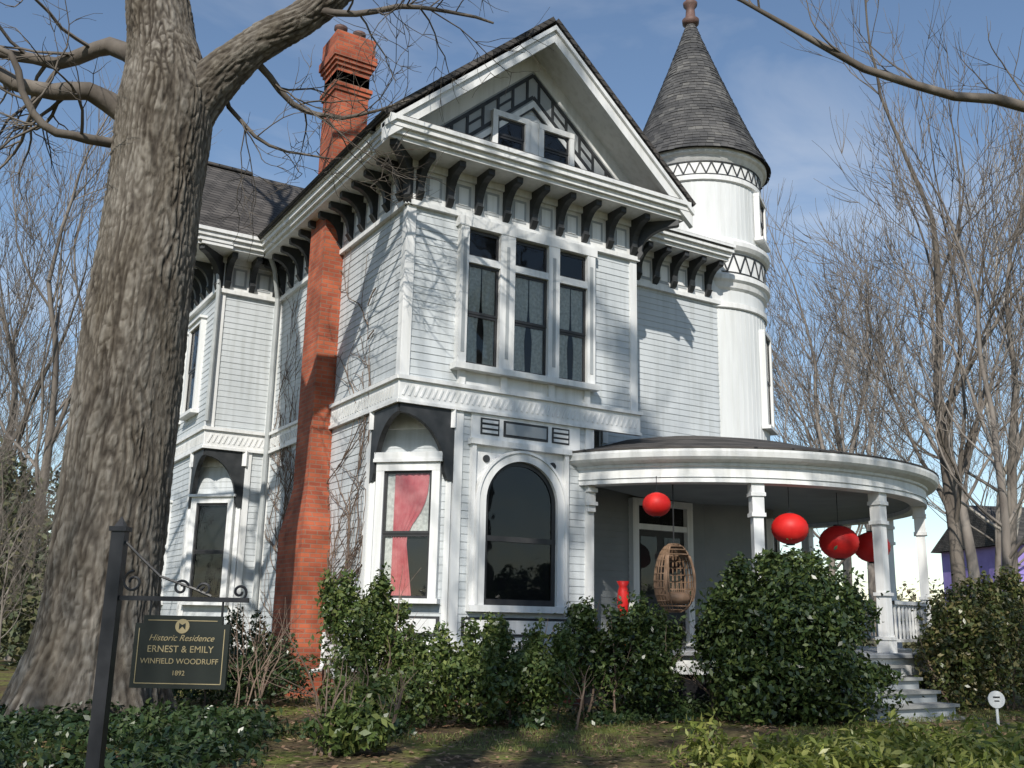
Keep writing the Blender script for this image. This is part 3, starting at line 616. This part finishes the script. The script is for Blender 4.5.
# ------------------------------------------------------------------ leaf masses
def leaves(name,blobs,n,size,mat,seed=0,shell=.45,flat=.5,parent=None,aspect=.5,lump=.22):
    rs=np.random.RandomState(seed); vol=np.array([b[1][0]*b[1][1]*b[1][2] for b in blobs])**.67; cnt=np.maximum(1,(n*vol/vol.sum()).astype(int))
    C=[];Nn=[]
    for (c,r),k in zip(blobs,cnt):
        d=rs.normal(size=(k,3)); d/=np.linalg.norm(d,axis=1)[:,None]
        ph=rs.uniform(0,6.28,6); fr=rs.uniform(2.5,6,6)
        lm=1+lump*(np.sin(d[:,0]*fr[0]+ph[0])*np.sin(d[:,1]*fr[1]+ph[1])+np.sin(d[:,2]*fr[2]+ph[2])*np.sin(d[:,0]*fr[3]+ph[3])+.7*np.sin(d[:,1]*9+ph[4])*np.sin(d[:,2]*8+ph[5])*np.sin(d[:,0]*8))
        rr=(1-shell*rs.uniform(0,1,k)**1.6)*lm
        rr*=np.where(rs.uniform(0,1,k)<.08,1+rs.uniform(0,.25,k),1)
        C.append(np.array(c)+d*np.array(r)*rr[:,None]); Nn.append(d)
    C=np.concatenate(C);Nn=np.concatenate(Nn)
    ok=C[:,2]>.01; C=C[ok];Nn=Nn[ok]; k=len(C)
    nn=Nn*flat+rs.normal(size=(k,3))*.6+np.array([0,0,.35]); nn/=np.linalg.norm(nn,axis=1)[:,None]
    t=rs.normal(size=(k,3)); t-=nn*(t*nn).sum(1)[:,None]; t/=np.linalg.norm(t,axis=1)[:,None]; b=np.cross(nn,t)
    s=size*rs.uniform(.6,1.25,k)[:,None]
    v=np.empty((k,4,3)); fold=nn*s*.18
    v[:,0]=C-t*s; v[:,1]=C+b*s*aspect+fold; v[:,2]=C+t*s; v[:,3]=C-b*s*aspect+fold
    me=bpy.data.meshes.new(name); me.vertices.add(4*k); me.vertices.foreach_set("co",v.reshape(-1)); me.loops.add(4*k); me.loops.foreach_set("vertex_index",np.arange(4*k,dtype=np.int32))
    me.polygons.add(k); me.polygons.foreach_set("loop_start",np.arange(0,4*k,4,dtype=np.int32)); me.polygons.foreach_set("loop_total",np.full(k,4,dtype=np.int32)); me.update(calc_edges=True); me.materials.append(M[mat])
    return link(bpy.data.objects.new(name,me),parent)
def shrub(name,blobs,n,size,mat,seed,stems=7,**k):
    e=empty(name); leaves("foliage",blobs,n,size,mat,seed,parent=e,**k); sm=MB(); g=random.Random(seed)
    for i in range(stems):
        c,r=g.choice(blobs); base=Vector((c[0]+g.uniform(-.25,.25),c[1]+g.uniform(-.25,.25),-.05))
        grow(sm,base,Vector((g.uniform(-.4,.4),g.uniform(-.4,.4),1)),.02,max(.4,min(1.9,(c[2]+r[2]))*.48),2,g,4,.05,.15,(2,3),.004)
    sm.obj("stems",M['twig'],e); return e
def sub(blobs,seed,k=5,f=.45,shoots=0):
    g=random.Random(seed); out=list(blobs)
    for c,r in blobs:
        for i in range(k):
            d=rv(g); d.z=abs(d.z)*.9; q=f*g.uniform(.6,1.1)
            out.append(((c[0]+d.x*r[0]*.85,c[1]+d.y*r[1]*.85,c[2]+d.z*r[2]*.85),(r[0]*q,r[1]*q,r[2]*q)))
        for i in range(shoots):
            a=g.uniform(0,6.28); rr=g.uniform(.2,.8); h=g.uniform(.16,.30)
            out.append(((c[0]+math.cos(a)*r[0]*rr,c[1]+math.sin(a)*r[1]*rr,c[2]+r[2]*(1.05-rr*.35)+h*.4),(.07+h*.25,.07+h*.25,h)))
    return out
def bl(D,L,z,rl,rz): x,y=site(D,L); return ((x,y,z),(rl,rl,rz))
shrub("camellia_shrub",sub([((4.5,-3.3,1.10),(1.05,.9,1.0)),((5.1,-3.1,1.25),(.7,.75,.85)),((3.9,-3.2,.9),(.75,.75,.95)),((4.6,-3.5,.5),(1.3,.85,.55))],1,6,.38,4),38000,.048,'leafd',1)
shrub("azalea_shrub",sub([((-1.0,-1.15,.95),(.42,.42,.55)),((-.8,-1.3,.5),(.55,.5,.45)),((-1.2,-1.0,1.25),(.25,.25,.28)),((-.7,-1.05,1.3),(.24,.24,.27)),((-.45,-1.2,.9),(.28,.28,.4))],2,4,.4,3),8500,.042,'leafm',2,shell=.85)
shrub("boxwood_shrub",sub([((.1,-2.4,.48),(.75,.6,.42)),((.9,-2.5,.5),(.5,.5,.42)),((-.55,-2.2,.38),(.45,.45,.35)),((.45,-2.1,.72),(.3,.3,.28))],3,5,.4,4),18000,.04,'leafm',3,shell=.75)
shrub("nandina_shrub",sub([((2.3,-2.5,.6),(.65,.55,.55)),((1.7,-2.3,.78),(.34,.34,.48)),((2.75,-2.3,.72),(.38,.38,.55)),((3.3,-2.0,.6),(.33,.33,.5))],4,5,.42,5),17000,.042,'leafd',4,shell=.8)
shrub("hedge_shrub",sub([((9.0,-3.0,.95),(.85,.75,.95)),((10.2,-2.7,1.05),(.95,.85,.98)),((8.3,-3.1,.75),(.5,.5,.75)),((11.5,-2.6,1.0),(1.05,.95,.9)),((13,-2.8,.95),(1.1,1.0,.9))],5,6,.36,4),36000,.048,'leafr',5)
shrub("boxwood_shrub",sub([((-2.4,1.6,.35),(.8,.8,.4)),((-1.3,1.3,.35),(.7,.6,.35)),((-1.2,2.9,.5),(.6,.6,.5))],6,4,.4,3),10000,.04,'ivy',6)
shrub("laurel_shrub",[bl(10.8,-1.55,.35,.38,.28),bl(9.7,-1.5,.2,.25,.22),bl(9.6,-1.25,.25,.2,.18)],3800,.05,'leafm',12,shell=.85)
bs=MB(); g=random.Random(44)
for i in range(9): grow(bs,Vector((-1.75+g.uniform(-.25,.25),.6+g.uniform(-.25,.25),-.05)),Vector((g.uniform(-.5,.5),g.uniform(-.5,.5),1.3)),.014,.75,2,g,4,.06,.18,(1,3),.004)
bs.obj("bare_shrub",M['twig'])
iv=[]; g=random.Random(8)
for i in range(60): iv.append(bl(g.uniform(7.8,12.5),g.uniform(-6.5,-2.6),g.uniform(0,.1),g.uniform(.3,.6),g.uniform(.08,.2)))
leaves("ivy_groundcover",iv,30000,.045,'ivy',7,shell=.9)
fg=[]
for i in range(66): fg.append(bl(g.uniform(7.2,9.2),g.uniform(1.6,5.2),g.uniform(.08,.24),g.uniform(.2,.34),g.uniform(.14,.32)))
leaves("pachysandra_groundcover",fg,20000,.055,'leafy',9,shell=.95,aspect=.3)
fb=[]
for i in range(36): fb.append(((g.uniform(-2,6.5),g.uniform(-3.3,-1.4),.05),(g.uniform(.3,.6),.3,g.uniform(.08,.2))))
leaves("border_groundcover",fb,14000,.04,'ivy',10,shell=.95)
ev=[]
for D,L,z,r in ((23,-11.6,1.8,1.7),(26,-13.2,2.8,2.3),(24,-11.0,1.2,1.1),(30,-15.0,2.2,2.2),(34,-18,2.5,3),(22,-10.4,.8,.9)): x,y=site(D,L); ev.append(((x,y,z),(r*.7,r*.7,r)))
shrub("evergreen_tree",sub(ev,3,6,.4,2),24000,.10,'conifer',13,lump=.35)
ev=[]
for i in range(46):
    D=g.uniform(55,90); L=(g.uniform(.33,.75) if i%2 else -g.uniform(.36,.75))*D; x,y=site(D,L); r=g.uniform(1.5,3); ev.append(((x,y,r*.6),(r*1.6,r*1.6,r*.8)))
leaves("distant_bushes",ev,30000,.22,'far',14,lump=.3)
mg=empty("unseen_shade_tree"); mm=MB(); g=random.Random(52); c0=Vector((-10.45,-15.35,0))  # leafy tree added behind the camera, crown shaped to shade the front facade
tube(mm,[c0+Vector((0,0,-.3)),c0+Vector((.1,0,5)),c0+Vector((0,.1,11)),c0+Vector((.05,.05,17)),c0+Vector((0,0,22.5))],[.42,.34,.28,.17,.06],10)
cl=[]
for i in range(34):
    z=g.uniform(15.5,25.2); u=(z-20.4)/5.2; R=1.75*math.sqrt(max(.05,1-u*u)); a=g.uniform(0,6.28); rr=R*math.sqrt(g.random())
    q=Vector((c0.x+rr*math.cos(a),c0.y+rr*math.sin(a),z)); b0=c0+Vector((0,0,z-1.2)); tube(mm,[b0,b0.lerp(q,.5)+Vector((0,0,.1)),q],[.07,.045,.02],5)
    s=g.uniform(.32,.62); cl.append((tuple(q),(s,s,s*.7)))
mm.obj("trunk_and_limbs",M['bark2'],mg,True); leaves("foliage",cl,3600,.10,'leafd',53,parent=mg,shell=.9)
# ------------------------------------------------------------------ ground
def gh(x,y): return noise.noise(Vector((x*.4,y*.4,0)))*.05+noise.noise(Vector((x*1.7,y*1.7,3)))*.02
gm=MB(); xs=sorted(set([-600,-300,-150,-80,-50,-35]+[round(-25+i*.6,2) for i in range(84)]+[30,40,60,90,150,300,600]))
nx=len(xs)
for y in xs:
    for x in xs: gm.v.append((x,y,(gh(x,y) if abs(x)<26 and abs(y)<26 else 0)-.01))
gm.f=[(a*nx+b,a*nx+b+1,(a+1)*nx+b+1,(a+1)*nx+b) for a in range(nx-1) for b in range(nx-1)]
gm.obj("ground",M['ground'],None,True)
def scatter(name,n,mat,size,xr,yr,seed,up=False,dens=None):
    rs=np.random.RandomState(seed); x=rs.uniform(*xr,n);y=rs.uniform(*yr,n)
    m=np.sin(x*1.3+np.sin(y*1.1)*2)+np.sin(y*1.7+np.cos(x*.9)*2); keep=m>(-.3 if dens is None else dens)
    x=x[keep];y=y[keep];k=len(x); z=np.array([gh(a,b) for a,b in zip(x,y)])
    C=np.stack([x,y,z],1); th=rs.uniform(0,6.28,k); t=np.stack([np.cos(th),np.sin(th),rs.uniform(-.3,.3,k)],1); s=size*rs.uniform(.5,1.3,k)[:,None]
    v=np.empty((k,4,3))
    if up:
        b=np.stack([rs.normal(size=k)*.45,rs.normal(size=k)*.45,np.ones(k)],1)
        v[:,0]=C-t*s*.10;v[:,1]=C+t*s*.10;v[:,2]=C+b*s+t*s*.02;v[:,3]=C+b*s-t*s*.02
    else:
        b=np.stack([-np.sin(th),np.cos(th),rs.uniform(-.4,.4,k)],1); C[:,2]+=.015
        v[:,0]=C-t*s;v[:,1]=C+b*s*.5;v[:,2]=C+t*s;v[:,3]=C-b*s*.5
    me=bpy.data.meshes.new(name); me.vertices.add(4*k); me.vertices.foreach_set("co",v.reshape(-1)); me.loops.add(4*k); me.loops.foreach_set("vertex_index",np.arange(4*k,dtype=np.int32))
    me.polygons.add(k); me.polygons.foreach_set("loop_start",np.arange(0,4*k,4,dtype=np.int32)); me.polygons.foreach_set("loop_total",np.full(k,4,dtype=np.int32)); me.update(calc_edges=True); me.materials.append(M[mat]); link(bpy.data.objects.new(name,me))
scatter("grass",60000,'grass',.042,(-6,9),(-9.,-1.5),1,True,-.1)
scatter("fallen_leaves",15000,'litter',.035,(-8,10),(-9,1),2,False,-2)
# ------------------------------------------------------------------ lanterns, chair, vase
def lantern(p,r,top=3.5):
    e=empty("paper_lantern"); pr=[];n=26
    for i in range(n+1):
        a=-math.pi/2+math.pi*i/n; a=max(-1.35,min(1.35,a)); rr=r*math.cos(a)*(1+(.02 if i%2 else -.01)); pr.append((rr,p[2]+r*.86*math.sin(a)))
    B.clear(); lathe('red',(p[0],p[1]),pr,32)
    for sg in (-1,1): lathe('iron',(p[0],p[1]),[(r*.22,p[2]+sg*r*.9),(r*.24,p[2]+sg*r*.9),(r*.24,p[2]+sg*r*.82),(r*.2,p[2]+sg*r*.82)],16)
    tubeB('iron',[(p[0],p[1],p[2]+r*.85),(p[0],p[1],top)],.006,4)
    B['red'].obj("shade",M['red'],e,True); B['iron'].obj("wire_rings",M['iron'],e); B.clear()
lantern((3.92,-1.21,3.05),.22); lantern((6.05,-1.95,2.76),.29); lantern((7.6,-1.6,2.65),.33); lantern((8.5,-1.55,2.62),.31)
ch=empty("hanging_wicker_chair"); B.clear(); cc=Vector((4.46,-.97,1.95)); mb=bt('wicker')
face=math.atan2(-12.3,-10.5)+.5
def eg(a,t):
    r=.32*math.sin(t)**.8*(1-.12*math.cos(t)); return cc+Vector((math.cos(a)*r,math.sin(a)*r,.54*math.cos(t)))
for i in range(1,15):
    t=math.pi*i/15; gap=.9 if 4<i<12 else 0.0
    tube(mb,[eg(face+gap+(2*math.pi-2*gap)*q/30,t) for q in range(31)],[.011]*31,4)
for q in range(22):
    for dr in (-1,1):
        a=face+.9+(2*math.pi-1.8)*q/21
        tube(mb,[eg(a+dr*.25*k/10,.2+2.75*k/10) for k in range(11)],[.009]*11,4)
tube(mb,[eg(face-.9,.9+1.4*k/10) for k in range(11)],[.022]*11,6); tube(mb,[eg(face+.9,.9+1.4*k/10) for k in range(11)],[.022]*11,6)
tubeB('iron',[(cc.x,cc.y,cc.z+.53),(cc.x,cc.y,3.5)],.012,5)
lathe('cush',(cc.x,cc.y),[(.0,1.55),(.20,1.55),(.26,1.62),(.24,1.70),(.1,1.73),(0,1.73)],20)
B['wicker'].obj("woven_shell",M['wicker'],ch); B['iron'].obj("hanging_rod",M['iron'],ch); B['cush'].obj("cushion",M['wicker'],ch,True); B.clear()
va=empty("red_floor_vase"); vx=(3.45,-.95)
lathe('red',vx,[(.0,.86),(.08,.86),(.09,.9),(.05,1.0),(.045,1.2),(.07,1.35),(.095,1.55),(.08,1.72),(.06,1.78),(.10,1.86),(.085,1.86),(.045,1.78)],24)
B['red'].obj("vase_body",M['red'],va,True); B.clear()
# ------------------------------------------------------------------ yard sign
sg=empty("historic_marker_sign"); B.clear()
sx,sy=-6.1+.5195*6.5,-13.26+.8545*6.5
SW=Wall((sx,sy),(.8545,-.5195))
lbox(SW,'iron',-2.57,-2.485,-.042,.042,-.2,1.76)
lbox(SW,'iron',-2.583,-2.472,-.055,.055,1.76,1.79)
bt('iron').add([SW.P(-2.56,-.035,1.79),SW.P(-2.495,-.035,1.79),SW.P(-2.495,.035,1.79),SW.P(-2.56,.035,1.79),SW.P(-2.5275,0,1.86)],[(0,1,4),(1,2,4),(2,3,4),(3,0,4)])
lbox(SW,'iron',-2.50,-1.66,-.015,.015,1.325,1.355)
def scroll(s,z,r,turn,st,sgn,e=.009):
    pts=[]
    for i in range(26):
        t=i/25; a=st+sgn*turn*t; rr=r*(1-.72*t); pts.append(Vector(SW.P(s+rr*math.cos(a),0,z+rr*math.sin(a))))
    tube(bt('iron'),pts,[e]*26,5)
tube(bt('iron'),[Vector(SW.P(-2.49,0,1.70)),Vector(SW.P(-2.38,0,1.60)),Vector(SW.P(-2.24,0,1.48)),Vector(SW.P(-2.0,0,1.40)),Vector(SW.P(-1.9,0,1.36))],[.009]*5,5)
scroll(-2.41,1.44,.07,8,math.pi*.5,1); scroll(-2.1,1.41,.05,8,0,1); scroll(-1.95,1.40,.045,8,math.pi,-1); scroll(-1.72,1.39,.05,8,-math.pi/2,1)
for s in (-2.28,-1.82): tube(bt('iron'),[Vector(SW.P(s,0,1.33)),Vector(SW.P(s,0,1.22))],[.008]*2,5)
w0,w1,zb,zt=-2.36,-1.76,.79,1.235
pts=[(w0,zb),(w1,zb),(w1,zt-.05),(w1-.05,zt-.05),(w1-.05,zt),(w0+.05,zt),(w0+.05,zt-.05),(w0,zt-.05)]
shape(SW,'signb',pts[::-1],-.02,.02)
for a,b in (((w0+.03,zb+.03),(w1-.03,zb+.03)),((w1-.03,zb+.03),(w1-.03,zt-.08)),((w0+.03,zb+.03),(w0+.03,zt-.08)),((w0+.08,zt-.03),(w1-.08,zt-.03))): beam(SW,'gold',a,b,.005,.02,.0235)
ce=(-2.06,1.17); shape(SW,'gold',[(ce[0]+.045*math.cos(t*math.pi/10),ce[1]+.045*math.sin(t*math.pi/10)) for t in range(20)],.02,.024)
shape(SW,'signb',[(ce[0]+.02,ce[1]-.02),(ce[0],ce[1]+.0),(ce[0]-.02,ce[1]-.02),(ce[0]-.02,ce[1]+.02),(ce[0],ce[1]+.008),(ce[0]+.02,ce[1]+.02)],.024,.027)
B['iron'].obj("iron_post",M['iron'],sg); B['signb'].obj("sign_board",M['signb'],sg); B['gold'].obj("gold_border",M['gold'],sg); B.clear()
rotm=Matrix(((SW.u[0],0,SW.n[0]),(SW.u[1],0,SW.n[1]),(0,1,0))).to_4x4()
for i,(tx,z,s) in enumerate((("Historic Residence",1.08,.054),("ERNEST & EMILY",1.01,.058),("WINFIELD WOODRUFF",.94,.047),("1892",.87,.042))):
    cu=bpy.data.curves.new("lettering","FONT"); cu.body=tx; cu.size=s; cu.align_x='CENTER'; cu.extrude=.001; cu.materials.append(M['gold'])
    if i==0: cu.shear=.35
    o=link(bpy.data.objects.new("lettering_%d"%(i+1),cu),sg); o.matrix_world=Matrix.Translation(SW.P(-2.06,.0225,z))@rotm
ys=empty("round_yard_sign"); x,y=site(10.5,4.98); YW=Wall((x,y),(.8545,-.5195))
shape(YW,'trim',[(.085*math.cos(t*math.pi/14),.56+.085*math.sin(t*math.pi/14)) for t in range(28)][::-1],0,.012); lbox(YW,'sash',-.035,.035,.012,.0145,.575,.59); lbox(YW,'sash',-.025,.025,.012,.0145,.54,.552); lbox(YW,'trim',-.012,.012,-.012,0,-.1,.5)
B['trim'].obj("disc_and_stake",M['trim'],ys); B['sash'].obj("logo",M['sash'],ys); B.clear()
ph=empty("purple_house"); NW=Wall(site(52,26.2),(.9,-.43))
lbox(NW,'purple',0,6,-7,0,0,5.6)
for s in (1,3,5): lbox(NW,'sash',s,s+.8,0,.03,3.1,4.6); lbox(NW,'trim',s-.12,s+.92,0,.02,3.0,4.7); lbox(NW,'sash',s,s+.8,0,.03,.8,2.2)
lbox(NW,'trim',-.3,6.3,-.2,1.5,2.55,2.75)
for s in (0,1.5,3.,4.5,5.9): lbox(NW,'trim',s,s+.14,1.2,1.34,0,2.55)
prof(NW,'roof',3.,6.8,[(.5,5.6),(-3.5,8.0),(-7.5,5.6)])
for k in list(B): B[k].obj({'purple':'walls','sash':'windows','trim':'porch','roof':'roof'}[k],M[k],ph)
B.clear()
# ------------------------------------------------------------------ light, world, camera
el=math.radians(37); hz=(-.65,-.76); S_=Vector((hz[0]*math.cos(el),hz[1]*math.cos(el),math.sin(el)))
sun=bpy.data.lights.new("sun","SUN"); sun.energy=5.0; sun.angle=math.radians(.5); sun.color=(1,.95,.87)
so=link(bpy.data.objects.new("sun",sun)); so.rotation_euler=S_.to_track_quat('Z','Y').to_euler()
w=bpy.data.worlds.new("World"); sc.world=w; w.use_nodes=True; nt=w.node_tree; bg=nt.nodes["Background"]; bg.inputs[1].default_value=.135
sk=nt.nodes.new("ShaderNodeTexSky"); sk.sky_type='NISHITA'; sk.sun_disc=False; sk.sun_elevation=el; sk.sun_rotation=math.atan2(hz[0],hz[1]); sk.dust_density=.1; sk.air_density=1.1; sk.ozone_density=2.0
tcn=nt.nodes.new("ShaderNodeTexCoord"); mp=nt.nodes.new("ShaderNodeMapping"); mp.inputs["Scale"].default_value=(1.2,2.2,5); mp.inputs["Rotation"].default_value=(.2,.3,.5)
nz=nt.nodes.new("ShaderNodeTexNoise"); nz.inputs["Scale"].default_value=1.6; nz.inputs["Detail"].default_value=6; nz.inputs["Roughness"].default_value=.55; nz.inputs["Distortion"].default_value=.4
nt.links.new(tcn.outputs["Generated"],mp.inputs[0]); nt.links.new(mp.outputs[0],nz.inputs[0])
cf=ramp(nt,nz.outputs[0],[(.50,(0,0,0)),(.80,(.40,.40,.40))])
mx=nt.nodes.new("ShaderNodeMix"); mx.data_type='RGBA'; nt.links.new(cf,mx.inputs[0]); nt.links.new(sk.outputs[0],mx.inputs[6]); mx.inputs[7].default_value=(6.2,6.4,6.7,1); nt.links.new(mx.outputs[2],bg.inputs[0])
cam=bpy.data.cameras.new("camera"); cam.sensor_width=36; cam.lens=990/1024*36; cam.clip_end=3000; cam.clip_start=.05
co=link(bpy.data.objects.new("camera",cam)); sc.camera=co
p=math.radians(13.4);ro=math.radians(1.15);az=math.radians(58.7)
f=Vector((math.cos(az),math.sin(az),0)); r=Vector((math.sin(az),-math.cos(az),0)); FF=f*math.cos(p)+Vector((0,0,math.sin(p))); U0=-f*math.sin(p)+Vector((0,0,math.cos(p)))
RR=r*math.cos(ro)+U0*math.sin(ro); UU=U0*math.cos(ro)-r*math.sin(ro)
co.matrix_world=Matrix((( RR.x,UU.x,-FF.x,-6.10),(RR.y,UU.y,-FF.y,-13.26),(RR.z,UU.z,-FF.z,1.25),(0,0,0,1)))
sc.view_settings.view_transform='Standard'; sc.view_settings.look='None'; sc.view_settings.exposure=0
